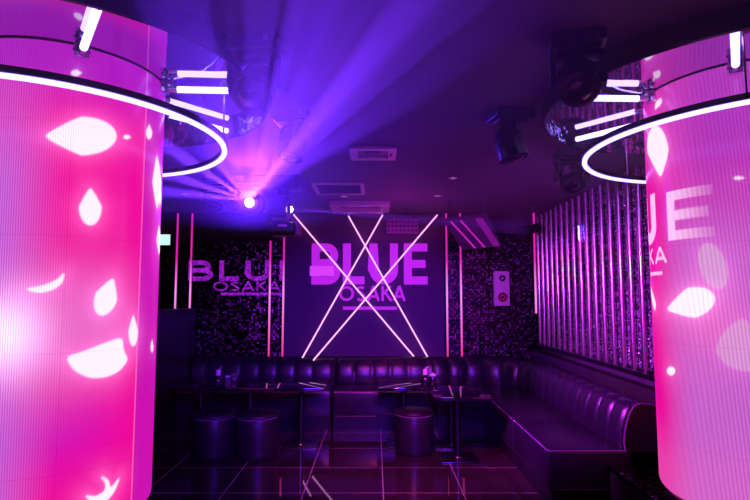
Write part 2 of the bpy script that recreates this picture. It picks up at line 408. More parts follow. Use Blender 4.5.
MB().box(hx-.05, hx-.03, -.03, .03, -.026, -.0205, bev=.002).build('sensor', BLACK, t)
MB().box(-hx*.35, hx*.35, -hy*.25, hy*.25, -.010, -.0045, bev=.002).build('cover_plate', VENTDARK, t)
framed('ceiling_vent', [(313, 182), (364, 182), (363, 193), (317, 193)], 'dark slotted ceiling vent in a pink-lit frame, behind the grey ceiling unit', 'ceiling vent', fw=.04, slats=6)
t, hx, hy = framed('air_conditioner', [(330, 200.5), (390, 200.5), (386, 209), (333, 209)], 'wide ceiling air conditioner above the top of the crossed neon tubes', 'air conditioner', fw=.10, inner=GREY, slats=3, th=.05)
for s in (-1, 1):
    MB().box(-hx*.8, hx*.8, s*(hy-.05)-.02, s*(hy-.05)+.02, -.062, -.051, bev=.003).build('louvre', CHROME, t)
k = 0
for x, y, l in ((453, 177.5, 'tiny recessed ceiling downlight, the one nearest the right moving heads'), (437.5, 195.5, 'tiny recessed ceiling downlight above the top right neon tube end'),
              (344, 196, 'tiny recessed ceiling downlight just behind the dark vent'), (185, 193.5, 'tiny recessed ceiling downlight beside the left light ring')):
    f = 540.; th = math.atan(47/f); w = 250-y; F = f*math.cos(th)-w*math.sin(th); U = w*math.cos(th)+f*math.sin(th); kk = (H-CAMZ)/U
    t = thing('downlight', l, 'downlight', ((x-375)*kk, F*kk, H-.001), group='recessed downlights')
    MB().lathe([(.045, 0), (.045, -.006), (.032, -.008), (.030, -.002)], 24).build('trim_ring', PINKTRIM, t)
    MB().lathe([(.030, -.002), (.018, -.005), (.0001, -.006)], 20).build('lamp', glow('downlight_lamp', (.9, .35, .7), .5) if k == 0 else bpy.data.materials['downlight_lamp'], t); k += 1

# hanging lamp grid behind the neon tubes
lg = thing('lamp_grid', 'hanging panel of small round lamps in three rows above the letter E', 'lamp grid', (0, 6.72, 0))
a = pxw(386.5, 219, 6.72); b = pxw(418.5, 233, 6.72)
MB().box(a[0], b[0], 0, .05, b[1], a[1], bev=.006).build('casing', mat('mauve_casing', (.42, .26, .46), .5, noise=(8, .1)), lg)
for sx in (-.12, .12): MB().tube([((a[0]+b[0])/2+sx, .03, a[1]-.01), ((a[0]+b[0])/2+sx, .03, H)], .008).build('hanger', STEEL, lg)
for i in range(8):
    for j in range(3):
        x = a[0]+(b[0]-a[0])*(i+.5)/8; z = b[1]+(a[1]-b[1])*(j+.5)/3
        MB().lathe([(.014, -.002), (.014, .004), (.009, .006), (.0001, .004)], 12, Matrix.Translation((x, 0, z)) @ My).build('lamp', VENTDARK, lg)

# tilted hanging panel, back right, with strip reflections put in as glowing bars
hp = thing('tilted_glossy_panel', 'slanted hanging glossy panel with pink strip reflections as glowing bars, below the ceiling left of the speaker', 'glossy panel', (0, 0, 0))
def P3(x, y, Y): q = pxw(x, y, Y); return Vector((q[0], Y, q[1]))
A, B, C, D = P3(443, 221.5, 5.9), P3(487.5, 216, 6.0), P3(501.5, 246, 6.6), P3(463, 250, 6.5)
nrm = (B-A).cross(D-A).normalized()
if nrm.z > 0: nrm = -nrm
def quad(p, q, r, s, t0, t1):
    vs = [v+nrm*t0 for v in (p, q, r, s)]+[v+nrm*t1 for v in (p, q, r, s)]
    return MB().add(vs, [[0, 1, 2, 3], [7, 6, 5, 4], [0, 4, 5, 1], [1, 5, 6, 2], [2, 6, 7, 3], [3, 7, 4, 0]])
quad(A, B, C, D, -.04, 0).build('panel_body', mat('dark_acrylic', (.22, .14, .28), .3, .2, .7, noise=(3, .2)), hp)
def pt(u, v): return A.lerp(B, u).lerp(D.lerp(C, u), v)
def bar(u0, w0, u1, w1, m, nm='reflection_bar', v0=.03, v1=.97):
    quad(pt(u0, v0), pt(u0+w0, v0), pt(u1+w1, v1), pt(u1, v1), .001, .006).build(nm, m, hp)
B1 = glow('reflection_pink', lin((215, 30, 200)), .8); B2 = glow('reflection_soft', lin((150, 20, 165)), .6)  # mirrored LED strips given as glow colours
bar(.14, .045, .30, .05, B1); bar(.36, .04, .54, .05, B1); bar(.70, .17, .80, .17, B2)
for u in (.1, .9):
    p = pt(u, .1); MB().tube([p-nrm*.03, Vector((p.x, p.y, H))], .008).build('hanger', STEEL, hp)
# ------------------------------------------------------------------ LED screen columns
def seg_dist(S, Z, a, b):
    ax, az = a; bx, bz = b; dx, dz = bx-ax, bz-az; L2 = dx*dx+dz*dz+1e-12
    t = np.clip(((S-ax)*dx+(Z-az)*dz)/L2, 0, 1)
    return np.hypot(S-ax-t*dx, Z-az-t*dz)
def poly_sdf(S, Z, P):
    d = np.full(S.shape, 1e9); inside = np.zeros(S.shape, bool); n = len(P)
    for i in range(n):
        a, b = P[i], P[(i+1) % n]
        d = np.minimum(d, seg_dist(S, Z, a, b))
        c = ((a[1] > Z) != (b[1] > Z)) & (S < (b[0]-a[0])*(Z-a[1])/(b[1]-a[1]+1e-12)+a[0])
        inside ^= c
    return np.where(inside, -d, d)
def smooth(x, a, b):
    t = np.clip((x-a)/(b-a), 0, 1); return t*t*(3-2*t)
R = .44; K = R*PI/180
def paint_left(S, Z):
    """S in metres round the screen, Z height: what the left screen shows"""
    c = np.zeros(S.shape+(3,)); d = S/K
    hot = np.array(lin((250, 8, 160))); mag = np.array(lin((205, 10, 200))); lav = np.array(lin((200, 110, 235))); pur = np.array(lin((175, 25, 200))); pale = np.array(lin((235, 130, 225)))
    c[:] = hot
    def mixto(col, w): c[:] = c*(1-w[..., None])+col*w[..., None]
    mixto(mag, .75*smooth(Z, 2.15, 2.5)+.0*d)
    mixto(mag, .6*np.exp(-((Z-.93)/.16)**2)*smooth(-d, 10, 60))
    mixto(lav, .85*smooth(-d, 55, 92)*(1-.55*smooth(Z, 1.9, 2.4)))
    mixto(pur, .8*smooth(Z, 2.36, 2.44))
    mixto(pale, .75*np.exp(-(((d+72)/26)**2+((Z-1.33)/.26)**2)))
    mixto(pale, .55*np.exp(-(((d+38)/22)**2+((Z-1.38)/.22)**2)))
    mixto(pur, .55*smooth(d, -13.2, -12.2)); c += np.array((.5, .2, .4))*np.exp(-((d+13.6)/.35)**2)[..., None]
    bloom = np.exp(-(((d+84)/17)**2+((Z-1.33)/.15)**2))
    c += np.array((1., .75, .95))*1.0*bloom[..., None]
    return c
def paint_right(S, Z):
    c = np.zeros(S.shape+(3,)); d = S/K
    hot = np.array(lin((245, 10, 160))); lav = np.array(lin((205, 105, 215))); pale = np.array(lin((240, 110, 205))); pur = np.array(lin((160, 55, 195))); mg = np.array(lin((215, 25, 185)))
    c[:] = hot
    def mixto(col, w): c[:] = c*(1-w[..., None])+col*w[..., None]
    mixto(mg, .8*smooth(Z, 1.95, 2.3))
    mixto(lav, .95*smooth(d, 172, 208)*(1-.7*smooth(Z, 1.6, 2.2)))
    mixto(pur, .6*smooth(d, 190, 225)*smooth(Z, 1.6, 2.2))
    mixto(pale, .8*np.exp(-(((d-210)/26)**2+((Z-1.38)/.20)**2)))
    mixto(pale, .4*(1-smooth(Z, .55, .95)))
    return c
LP = [
  (1, [(-69.4, 2.142), (-69.1, 2.148), (-68.2, 2.156), (-66.8, 2.165), (-64.8, 2.178), (-62.4, 2.192), (-59.7, 2.209), (-56.6, 2.226), (-53.4, 2.242), (-50.0, 2.246), (-46.7, 2.247), (-43.5, 2.245), (-40.6, 2.24), (-38.1, 2.232), (-36.2, 2.221), (-34.9, 2.207), (-34.4, 2.191), (-34.7, 2.174), (-35.8, 2.156), (-37.6, 2.138), (-39.9, 2.121), (-42.7, 2.106), (-45.9, 2.094), (-49.2, 2.084), (-52.5, 2.078), (-55.8, 2.086), (-59.0, 2.095), (-61.9, 2.105), (-64.5, 2.114), (-66.5, 2.122), (-68.1, 2.13), (-69.1, 2.136)]),
  (1, [(-47.3, 1.938), (-46.8, 1.937), (-46.3, 1.933), (-45.7, 1.926), (-44.9, 1.918), (-44.0, 1.907), (-43.0, 1.894), (-42.0, 1.881), (-41.1, 1.866), (-41.2, 1.851), (-41.4, 1.836), (-41.9, 1.822), (-42.5, 1.81), (-43.3, 1.799), (-44.3, 1.791), (-45.3, 1.786), (-46.4, 1.784), (-47.5, 1.785), (-48.5, 1.788), (-49.5, 1.795), (-50.4, 1.804), (-51.1, 1.815), (-51.7, 1.828), (-52.1, 1.842), (-52.3, 1.856), (-51.6, 1.872), (-50.8, 1.887), (-50.1, 1.901), (-49.3, 1.913), (-48.7, 1.923), (-48.1, 1.931), (-47.7, 1.936)]),
  (0.8, [(-75.6, 1.512), (-67.5, 1.524), (-60.9, 1.549), (-57.8, 1.582), (-58.5, 1.537), (-62.9, 1.508), (-69.2, 1.496)]),
  (1, [(-32.9, 1.557), (-32.5, 1.555), (-32.1, 1.549), (-31.8, 1.54), (-31.4, 1.528), (-31.0, 1.514), (-30.6, 1.498), (-30.2, 1.481), (-30.0, 1.464), (-30.8, 1.449), (-31.8, 1.435), (-33.0, 1.424), (-34.3, 1.414), (-35.6, 1.408), (-36.9, 1.404), (-38.2, 1.402), (-39.4, 1.404), (-40.4, 1.409), (-41.3, 1.417), (-41.9, 1.426), (-42.4, 1.438), (-42.6, 1.451), (-42.6, 1.466), (-42.4, 1.481), (-41.9, 1.496), (-40.5, 1.509), (-39.1, 1.52), (-37.6, 1.531), (-36.3, 1.541), (-35.1, 1.548), (-34.2, 1.554), (-33.4, 1.557)]),
  (1, [(-55.4, 1.237), (-47.4, 1.253), (-37.3, 1.281), (-25.4, 1.305), (-24.4, 1.247), (-20.5, 1.201), (-26.5, 1.158), (-34.2, 1.14), (-42.8, 1.143), (-50.9, 1.178)]),
  (1, [(1.5, 2.17), (2.1, 2.168), (2.8, 2.163), (3.9, 2.152), (5.2, 2.139), (6.9, 2.122), (9.1, 2.103), (11.7, 2.083), (14.9, 2.062), (13.0, 2.033), (11.1, 2.005), (9.5, 1.98), (8.1, 1.958), (7.0, 1.941), (6.2, 1.927), (5.4, 1.919), (4.8, 1.916), (4.1, 1.917), (3.3, 1.924), (2.3, 1.934), (1.2, 1.949), (-0.1, 1.966), (-1.4, 1.987), (-2.6, 2.009), (-3.7, 2.032), (-3.1, 2.057), (-2.4, 2.083), (-1.6, 2.106), (-0.9, 2.127), (-0.2, 2.144), (0.4, 2.158), (0.9, 2.166)]),
  (1, [(11.2, 1.833), (11.9, 1.832), (12.7, 1.829), (14.0, 1.824), (15.8, 1.817), (19.3, 1.809), (21.9, 1.799), (21.9, 1.785), (21.9, 1.771), (21.9, 1.757), (21.9, 1.744), (21.9, 1.731), (22.0, 1.72), (19.2, 1.71), (17.2, 1.702), (16.0, 1.697), (15.0, 1.695), (14.1, 1.696), (13.1, 1.699), (12.0, 1.705), (10.7, 1.713), (9.5, 1.723), (8.2, 1.734), (7.1, 1.746), (6.1, 1.759), (6.6, 1.773), (7.3, 1.786), (8.0, 1.799), (8.8, 1.81), (9.5, 1.82), (10.1, 1.827), (10.6, 1.831)]),
  (1, [(-18.0, 1.395), (-17.7, 1.393), (-17.3, 1.389), (-16.9, 1.383), (-16.4, 1.374), (-15.7, 1.364), (-15.0, 1.352), (-14.3, 1.339), (-13.7, 1.325), (-13.7, 1.312), (-13.8, 1.3), (-14.1, 1.288), (-14.5, 1.278), (-15.0, 1.27), (-15.6, 1.264), (-16.3, 1.261), (-17.0, 1.26), (-17.7, 1.262), (-18.4, 1.266), (-19.1, 1.273), (-19.7, 1.281), (-20.2, 1.292), (-20.6, 1.303), (-20.8, 1.316), (-21.0, 1.329), (-20.6, 1.342), (-20.1, 1.354), (-19.7, 1.365), (-19.2, 1.375), (-18.8, 1.383), (-18.5, 1.39), (-18.2, 1.393)]),
  (1, [(-43.2, 0.673), (-38.0, 0.654), (-32.6, 0.662), (-31.6, 0.693), (-35.2, 0.733), (-30.5, 0.707), (-29.1, 0.667), (-22.9, 0.706), (-26.5, 0.648), (-32.3, 0.617), (-38.9, 0.632)]),
  (0.8, [(-25.1, 2.205), (-25.2, 2.204), (-25.3, 2.203), (-25.5, 2.202), (-25.8, 2.2), (-26.2, 2.198), (-26.6, 2.196), (-27.0, 2.193), (-27.5, 2.191), (-27.9, 2.19), (-28.3, 2.19), (-28.7, 2.19), (-29.1, 2.191), (-29.4, 2.191), (-29.6, 2.193), (-29.7, 2.194), (-29.8, 2.196), (-29.8, 2.198), (-29.6, 2.199), (-29.4, 2.201), (-29.2, 2.203), (-28.8, 2.205), (-28.4, 2.207), (-28.0, 2.208), (-27.6, 2.209), (-27.1, 2.209), (-26.6, 2.209), (-26.2, 2.208), (-25.9, 2.207), (-25.5, 2.207), (-25.3, 2.206), (-25.2, 2.206)]),
  (0.8, [(-10.1, 2.297), (-9.9, 2.297), (-9.6, 2.296), (-9.2, 2.293), (-8.8, 2.29), (-8.3, 2.286), (-7.7, 2.282), (-7.1, 2.277), (-6.5, 2.271), (-6.6, 2.264), (-6.7, 2.258), (-7.0, 2.251), (-7.3, 2.245), (-7.8, 2.24), (-8.4, 2.235), (-9.0, 2.232), (-9.6, 2.23), (-10.2, 2.229), (-10.8, 2.23), (-11.3, 2.232), (-11.8, 2.235), (-12.2, 2.239), (-12.5, 2.244), (-12.7, 2.25), (-12.8, 2.256), (-12.5, 2.264), (-12.1, 2.271), (-11.6, 2.278), (-11.2, 2.284), (-10.9, 2.289), (-10.6, 2.293), (-10.3, 2.296)]),
  (0.6, [(-54.4, 2.433), (-54.5, 2.432), (-54.6, 2.431), (-54.8, 2.429), (-55.1, 2.427), (-55.5, 2.424), (-55.9, 2.421), (-56.3, 2.418), (-56.8, 2.416), (-57.3, 2.415), (-57.7, 2.415), (-58.1, 2.415), (-58.5, 2.416), (-58.8, 2.418), (-59.0, 2.42), (-59.2, 2.422), (-59.3, 2.424), (-59.2, 2.427), (-59.1, 2.43), (-58.9, 2.432), (-58.6, 2.435), (-58.3, 2.437), (-57.8, 2.439), (-57.4, 2.441), (-56.9, 2.442), (-56.5, 2.441), (-56.0, 2.439), (-55.6, 2.438), (-55.2, 2.437), (-54.9, 2.436), (-54.6, 2.435), (-54.5, 2.434)]),
  (0.6, [(4.3, 1.274), (4.5, 1.273), (4.7, 1.272), (5.1, 1.269), (5.5, 1.265), (6.0, 1.26), (6.6, 1.255), (7.2, 1.249), (7.8, 1.243), (7.8, 1.238), (7.7, 1.232), (7.5, 1.227), (7.1, 1.223), (6.7, 1.22), (6.2, 1.218), (5.6, 1.217), (5.1, 1.217), (4.5, 1.218), (4.0, 1.22), (3.5, 1.223), (3.0, 1.226), (2.6, 1.231), (2.3, 1.236), (2.1, 1.242), (2.0, 1.247), (2.3, 1.253), (2.6, 1.258), (3.0, 1.262), (3.3, 1.266), (3.6, 1.27), (3.8, 1.272), (4.0, 1.274)]),
]
RP = [
  (1, [(-178.1, 2.366), (-175.8, 2.359), (-173.6, 2.347), (-171.6, 2.332), (-169.9, 2.312), (-168.5, 2.29), (-167.5, 2.266), (-166.7, 2.241), (-166.3, 2.215), (-167.3, 2.192), (-168.5, 2.169), (-169.8, 2.149), (-171.1, 2.131), (-172.2, 2.116), (-173.2, 2.105), (-174.0, 2.099), (-174.8, 2.098), (-175.7, 2.101), (-176.9, 2.11), (-178.3, 2.124), (179.8, 2.143), (177.4, 2.167), (174.5, 2.195), (171.0, 2.226), (167.2, 2.259), (167.0, 2.286), (167.8, 2.311), (169.4, 2.331), (171.6, 2.348), (174.1, 2.36), (176.7, 2.367), (179.3, 2.369)]),
  (0.45, [(-137.6, 1.518), (-138.9, 1.516), (-140.3, 1.519), (-141.8, 1.525), (-143.3, 1.535), (-144.8, 1.548), (-146.1, 1.565), (-147.3, 1.583), (-148.2, 1.604), (-148.9, 1.625), (-149.2, 1.646), (-149.3, 1.667), (-149.0, 1.685), (-148.4, 1.701), (-147.5, 1.714), (-146.4, 1.724), (-145.1, 1.729), (-143.6, 1.73), (-142.1, 1.727), (-140.6, 1.72), (-139.2, 1.709), (-137.8, 1.696), (-136.6, 1.679), (-135.5, 1.66), (-134.7, 1.64), (-134.2, 1.62), (-133.9, 1.599), (-133.9, 1.58), (-134.1, 1.562), (-134.6, 1.546), (-135.4, 1.534), (-136.4, 1.524)]),
  (1, [(-173.8, 1.419), (-173.6, 1.425), (-172.6, 1.434), (-170.8, 1.444), (-168.6, 1.457), (-166.0, 1.472), (-163.2, 1.489), (-160.3, 1.505), (-157.4, 1.52), (-154.3, 1.525), (-151.4, 1.526), (-148.8, 1.524), (-146.5, 1.52), (-144.6, 1.513), (-143.1, 1.504), (-142.1, 1.493), (-141.5, 1.481), (-141.4, 1.468), (-141.8, 1.453), (-142.7, 1.439), (-144.0, 1.426), (-145.8, 1.413), (-148.0, 1.401), (-150.5, 1.391), (-153.3, 1.384), (-156.5, 1.387), (-159.9, 1.391), (-163.2, 1.396), (-166.4, 1.401), (-169.3, 1.406), (-171.6, 1.41), (-173.1, 1.414)]),
  (0.35, [(-142.1, 1.231), (-140.2, 1.285), (-136.8, 1.327), (-132.6, 1.36), (-128.1, 1.387), (-125.3, 1.37), (-123.7, 1.336), (-124.8, 1.153), (-131.5, 1.158), (-137.3, 1.176)]),
  (1, [(-169.8, 1.12), (-169.9, 1.116), (-170.1, 1.112), (-170.5, 1.108), (-171.0, 1.105), (-171.5, 1.102), (-172.2, 1.099), (-172.9, 1.097), (-173.7, 1.096), (-174.5, 1.096), (-175.3, 1.096), (-176.0, 1.097), (-176.6, 1.099), (-177.1, 1.101), (-177.5, 1.104), (-177.7, 1.108), (-177.8, 1.111), (-177.6, 1.115), (-177.3, 1.119), (-176.9, 1.123), (-176.3, 1.127), (-175.7, 1.13), (-174.9, 1.132), (-174.1, 1.134), (-173.3, 1.135), (-172.6, 1.136), (-171.9, 1.135), (-171.3, 1.134), (-170.7, 1.132), (-170.3, 1.13), (-170.0, 1.127), (-169.8, 1.123)]),
  (0.9, [(153.2, 1.545), (162.0, 1.517), (170.9, 1.449), (167.9, 1.402), (160.1, 1.464)]),
  (0.6, [(-123.1, 2.013), (-123.2, 2.013), (-123.3, 2.012), (-123.5, 2.012), (-123.8, 2.011), (-124.2, 2.01), (-124.6, 2.01), (-125.1, 2.009), (-125.6, 2.009), (-126.0, 2.009), (-126.5, 2.01), (-126.9, 2.011), (-127.3, 2.012), (-127.6, 2.014), (-127.8, 2.015), (-127.9, 2.017), (-128.0, 2.018), (-127.9, 2.019), (-127.8, 2.02), (-127.5, 2.021), (-127.2, 2.022), (-126.8, 2.023), (-126.4, 2.023), (-126.0, 2.023), (-125.5, 2.022), (-125.0, 2.021), (-124.6, 2.019), (-124.2, 2.018), (-123.8, 2.017), (-123.5, 2.015), (-123.3, 2.014), (-123.2, 2.014)]),
  (0.7, [(-177.7, 2.456), (-177.8, 2.457), (-177.8, 2.459), (-177.7, 2.462), (-177.5, 2.466), (-177.3, 2.471), (-177.1, 2.476), (-176.7, 2.481), (-176.4, 2.487), (-175.6, 2.49), (-174.8, 2.492), (-174.0, 2.494), (-173.2, 2.495), (-172.5, 2.496), (-171.8, 2.495), (-171.3, 2.494), (-170.8, 2.492), (-170.5, 2.489), (-170.3, 2.486), (-170.2, 2.482), (-170.3, 2.478), (-170.5, 2.473), (-170.9, 2.469), (-171.3, 2.465), (-171.9, 2.461), (-172.8, 2.459), (-173.8, 2.458), (-174.8, 2.457), (-175.6, 2.456), (-176.4, 2.455), (-177.0, 2.455), (-177.4, 2.455)]),
]
def put_polys(c, S, Z, polys, right):
    for w, P in polys:
        P = [((a % 360 if right else a)*K, z) for a, z in P]
        if len(P) < 14:
            for _ in range(2): P = [q for a, b in zip(P, P[1:]+P[:1]) for q in ((a[0]*.8+b[0]*.2, a[1]*.8+b[1]*.2), (a[0]*.2+b[0]*.8, a[1]*.2+b[1]*.8))]
        s0 = min(p[0] for p in P)-.12; s1 = max(p[0] for p in P)+.12; z0 = min(p[1] for p in P)-.12; z1 = max(p[1] for p in P)+.12
        m = (S > s0) & (S < s1) & (Z > z0) & (Z < z1)
        if not m.any(): continue
        d = poly_sdf(S[m], Z[m], P)
        f = 1-smooth(d, -.004, .006); g = np.exp(-np.clip(d, 0, 1)/.035)*.30*w*(1 if len(P) > 0 else 1)
        size = math.sqrt((s1-s0-.24)*(z1-z0-.24)); g = g*min(1, size/.10)
        col = c[m]; col = col+np.array((1., .35, .8))*g[:, None]
        wh = np.array((1.25, 1.0, 1.2)) if w > .5 else np.array((.75, .42, .72))
        col = col*(1-(f*min(1, w+.2))[:, None])+wh*(f*min(1, w+.2))[:, None]; c[m] = col
def put_letters(c, S, Z):
    """UE and KA of the sign, running round the right screen"""
    def strokes(txt, w, s0, s1, z0, z1, fade):
        ws, tot = word(txt, w); sx = (s1-s0)/tot; sz = z1-z0
        best = np.full(S.shape, 1e9)
        for st in ws:
            for s in st:
                for p, q in zip(s[:-1], s[1:]):
                    dd = seg_dist(S, Z, (s0+p[0]*sx, z0+p[1]*sz), (s0+q[0]*sx, z0+q[1]*sz))
                    if len(s) == 2:
                        ax, az = s0+p[0]*sx, z0+p[1]*sz; bx, bz = s0+q[0]*sx-ax, z0+q[1]*sz-az
                        tt = ((S-ax)*bx+(Z-az)*bz)/(bx*bx+bz*bz); dd = np.where((tt < 0) | (tt > 1), 1e9, dd)
                    best = np.minimum(best, dd)
        f = (1-smooth(best, w*sz-.004, w*sz+.003))*fade*((Z <= z1) & (Z >= z0))
        c[:] = c*(1-f[..., None])+np.array((1.1, .62, 1.0))*f[..., None]
    fd = 1.0-.88*smooth(S/K, 190, 224)
    strokes('E', .10, 187.5*K, 224*K, 1.757, 2.005, fd)
    strokes('U', .12, 148*K, 181*K, 1.757, 2.02, fd)
    strokes('KA', .10, 157*K, 189*K, 1.652, 1.735, fd)
    f = ((S/K > 158) & (S/K < 182) & (Z > 1.592) & (Z < 1.612))*.9
    c[:] = c*(1-f[..., None])+np.array((1.1, .62, 1.0))*f[..., None]

def screen_mat(name, left):
    m, nt, b = newmat(name); N = nt.nodes; L = nt.links
    at = N.new('ShaderNodeAttribute'); at.attribute_name = 'picture'; at.attribute_type = 'GEOMETRY'
    uv = N.new('ShaderNodeAttribute'); uv.attribute_name = 'place'; uv.attribute_type = 'GEOMETRY'
    sp = N.new('ShaderNodeSeparateXYZ'); L.new(uv.outputs['Vector'], sp.inputs[0])
    def M(op, a, b_=None, c=None):
        n = N.new('ShaderNodeMath'); n.operation = op
        for i, q in enumerate((a, b_, c)):
            if q is None: continue
            if isinstance(q, (int, float)): n.inputs[i].default_value = q
            else: L.new(q, n.inputs[i])
        return n.outputs[0]
    u, v = sp.outputs['X'], sp.outputs['Y']
    # interference bands of the pixel pitch
    if left: ph = M('ADD', M('MULTIPLY', u, 5.2), M('MULTIPLY', v, 8.0)); fade = M('MULTIPLY', M('SUBTRACT', -40.0, u), 1/45.)
    else: ph = M('ADD', M('MULTIPLY', M('POWER', M('SUBTRACT', u, 175.0), 2.0), .03), M('MULTIPLY', v, 26.0)); fade = M('MULTIPLY', M('SUBTRACT', u, 180.0), 1/60.)
    n = M('MULTIPLY', M('SINE', ph), M('MULTIPLY', M('MINIMUM', M('MAXIMUM', fade, 0.0), 1.0), .30 if left else .20))
    # panel joints every 0.48 m of height
    jv = M('FRACT', M('DIVIDE', M('ADD', v, .19), .48)); j = M('LESS_THAN', jv, .006)
    ju = M('FRACT', M('DIVIDE', M('ADD', u, 12.7), 45.0)); j2 = M('LESS_THAN', ju, .010)
    jj = M('MULTIPLY', M('MAXIMUM', j, j2), -.14)
    st = M('ADD', M('ADD', n, 1.0), jj)
    L.new(at.outputs['Color'], b.inputs['Emission Color']); L.new(M('MULTIPLY', st, SCREEN_GAIN), b.inputs['Emission Strength'])
    b.inputs['Base Color'].default_value = (.03, .02, .03, 1); b.inputs['Roughness'].default_value = .22
    return m
SCREEN_GAIN = .9
Z0 = .50
def screen_mesh(name, left, parent):
    na, nz = 600, 340
    prof = []
    for i in range(9):
        a = PI/2*i/8; prof.append((R-.05+.05*math.sin(a), Z0+.05-.05*math.cos(a)))
    zz = np.linspace(Z0+.06, H-.002, nz)
    prof += [(R, z) for z in zz]
    pr = np.array(prof); a0 = -180. if left else 0.
    an = a0+np.arange(na)*360./na; rad = np.radians(an)
    X = pr[:, 0][:, None]*np.cos(rad)[None]; Y = pr[:, 0][:, None]*np.sin(rad)[None]; Z = np.repeat(pr[:, 1][:, None], na, 1)
    V = np.stack([X, Y, Z], -1).reshape(-1, 3); m = len(prof)
    i, k = np.meshgrid(np.arange(m-1), np.arange(na), indexing='ij'); l = (k+1) % na
    F = np.stack([i*na+k, i*na+l, (i+1)*na+l, (i+1)*na+k], -1).reshape(-1, 4)
    me = bpy.data.meshes.new(name); me.from_pydata(V.tolist(), [], F.tolist()); me.polygons.foreach_set('use_smooth', [True]*len(F))
    A = np.repeat(an[None], m, 0).ravel(); Zf = Z.ravel(); S = A*K
    c = paint_left(S, Zf) if left else paint_right(S, Zf)
    if not left: put_letters(c, S, Zf)
    put_polys(c, S, Zf, LP if left else RP, not left)
    at = me.attributes.new('picture', 'FLOAT_COLOR', 'POINT'); at.data.foreach_set('color', np.concatenate([np.clip(c, 0, 4), np.ones((len(c), 1))], 1).astype(np.float32).ravel())
    pl = me.attributes.new('place', 'FLOAT_VECTOR', 'POINT'); pl.data.foreach_set('vector', np.stack([A, Zf, 0*Zf], 1).astype(np.float32).ravel())
    me.materials.append(screen_mat(name+'_picture', left))
    o = bpy.data.objects.new(name, me); COL.objects.link(o); o.parent = parent; return o
CLc = (-1.51, 2.59); CRc = (1.90, 2.76)
for left, c, lab in ((True, CLc, 'round pink video screen column with white petals, standing left of the tables'),
                     (False, CRc, 'round pink video screen column showing UE and KA, beside the chrome tube wall')):
    t = thing('screen_column', lab, 'video screen column', (c[0], c[1], 0))
    screen_mesh('screen', left, t)
    MB().lathe([(.0001, .0 if left else .331), (.40, .0 if left else .331), (.42, .03 if left else .345), (.42, .43), (.40, .485), (.34, .498), (.0001, .498)], 64).build('base', LEATHER, t)
    MB().lathe([(R+.001, H-.033), (R+.004, H-.033), (R+.004, H-.0275), (R+.001, H-.0275)], 96).build('top_seam', BLACK, t)

# mirrored ceiling discs with hanging rims
RIM = mat('gloss_black_rim', (.008, .006, .012), .2, 0, .6, noise=(5, .3))
def rim_inner():
    m = mat('crinkled_rim_lining', (.35, .30, .45), .12, 1.0, bump=(14, .9, .03, 2)); return m
RIMIN = rim_inner()
def disc(c, lab):
    t = thing('mirror_disc', lab, 'ceiling mirror', (c[0], c[1], H))
    MB().lathe([(.0001, -.001), (.955, -.001), (.955, -.027), (.0001, -.027)], 96).build('mirror', MIRROR, t)
    r = MB().lathe([(.972, 0), (.972, -.10), (.962, -.104), (.957, -.10), (.957, 0)], 128).build('rim', RIM, t)
    MB().lathe([(.9565, -.028), (.9555, -.098)], 128).build('rim_lining', RIMIN, t)
    return t
disc(CLc, 'round rippled ceiling mirror with a black rim, around the petal screen column on the left')
disc(CRc, 'round rippled ceiling mirror with a black rim, around the UE screen column on the right')

RING = glow('ring_light', (.26, .20, 1.0), 5.5)
ROD = mat('bright_steel_rod', (.6, .55, .7), .25, 1.0, noise=(10, .1))
def ring(c, r_, lab, rods):
    t = thing('light_ring', lab, 'ring light', (c[0], c[1], 2.25)); q = r_-.75
    MB().lathe([(a+q, b) for a, b in ((.768, .030), (.768, .004), (.750, .002), (.732, .004), (.732, .030), (.768, .030))], 128).build('housing', RIM, t)
    MB().lathe([(a+q, b) for a, b in ((.761, .0035), (.763, -.005), (.756, -.012), (.744, -.012), (.737, -.005), (.739, .0035))], 128).build('light_band', RING, t)
    for a in rods:
        x, y = r_*math.cos(math.radians(a)), r_*math.sin(math.radians(a))
        r = MB().tube([(x, y, .028), (x, y, .30)], .0045, 10).build('hanging_rod', ROD, t)
        MB().lathe([(.030, .325), (.030, .285), (.026, .282), (.0001, .282)], 20, Matrix.Translation((x, y, 0))).build('ceiling_cup', STEEL, r)
ring((-1.58, 2.58), .815, 'blue-white ring light hanging around the left petal screen column', (8, 128, 248))
ring((1.99, 2.74), .845, 'blue-white ring light hanging around the right screen column', (232, 112, 352))

TUBE = glow('tube_lamp', (.34, .28, 1.0), 5.0)
def tube_lamp(c, ang, lab, z=2.512):
    t = thing('tube_lamp', lab, 'tube lamp', (c[0], c[1], z), rz=math.radians(ang), group='tube lamps around the screen columns')
    r0 = R+.085
    MB().tube([(r0, 0, 0), (r0+.39, 0, 0)], .016, 16).build('tube', TUBE, t)
    MB().tube([(r0-.045, 0, 0), (r0-.0005, 0, 0)], .0155, 16).build('socket', CHROME, t)
    MB().tube([(r0+.3905, 0, 0), (r0+.405, 0, 0)], .0155, 16).build('end_cap', CHROME, t)
    b = MB().box(R+.004, R+.035, -.028, .028, -.02, .038, bev=.004).box(R+.03, r0-.03, -.012, .012, -.012, .012, bev=.003).box(R+.035, R+.06, -.018, .018, .01, .038, bev=.003).build('bracket', CHROME, t)
    MB().tube([(R+.02, -.033, .012), (R+.02, .033, .012)], .007, 8).build('screw', STEEL, b)
for a, l in ((-55, 'tube lamp on the left screen column pointing towards the camera'), (3, 'tube lamp on the left screen column pointing sideways to the right'), (50, 'tube lamp on the far side of the left screen column, pointing back')):
    tube_lamp(CLc, a, l)
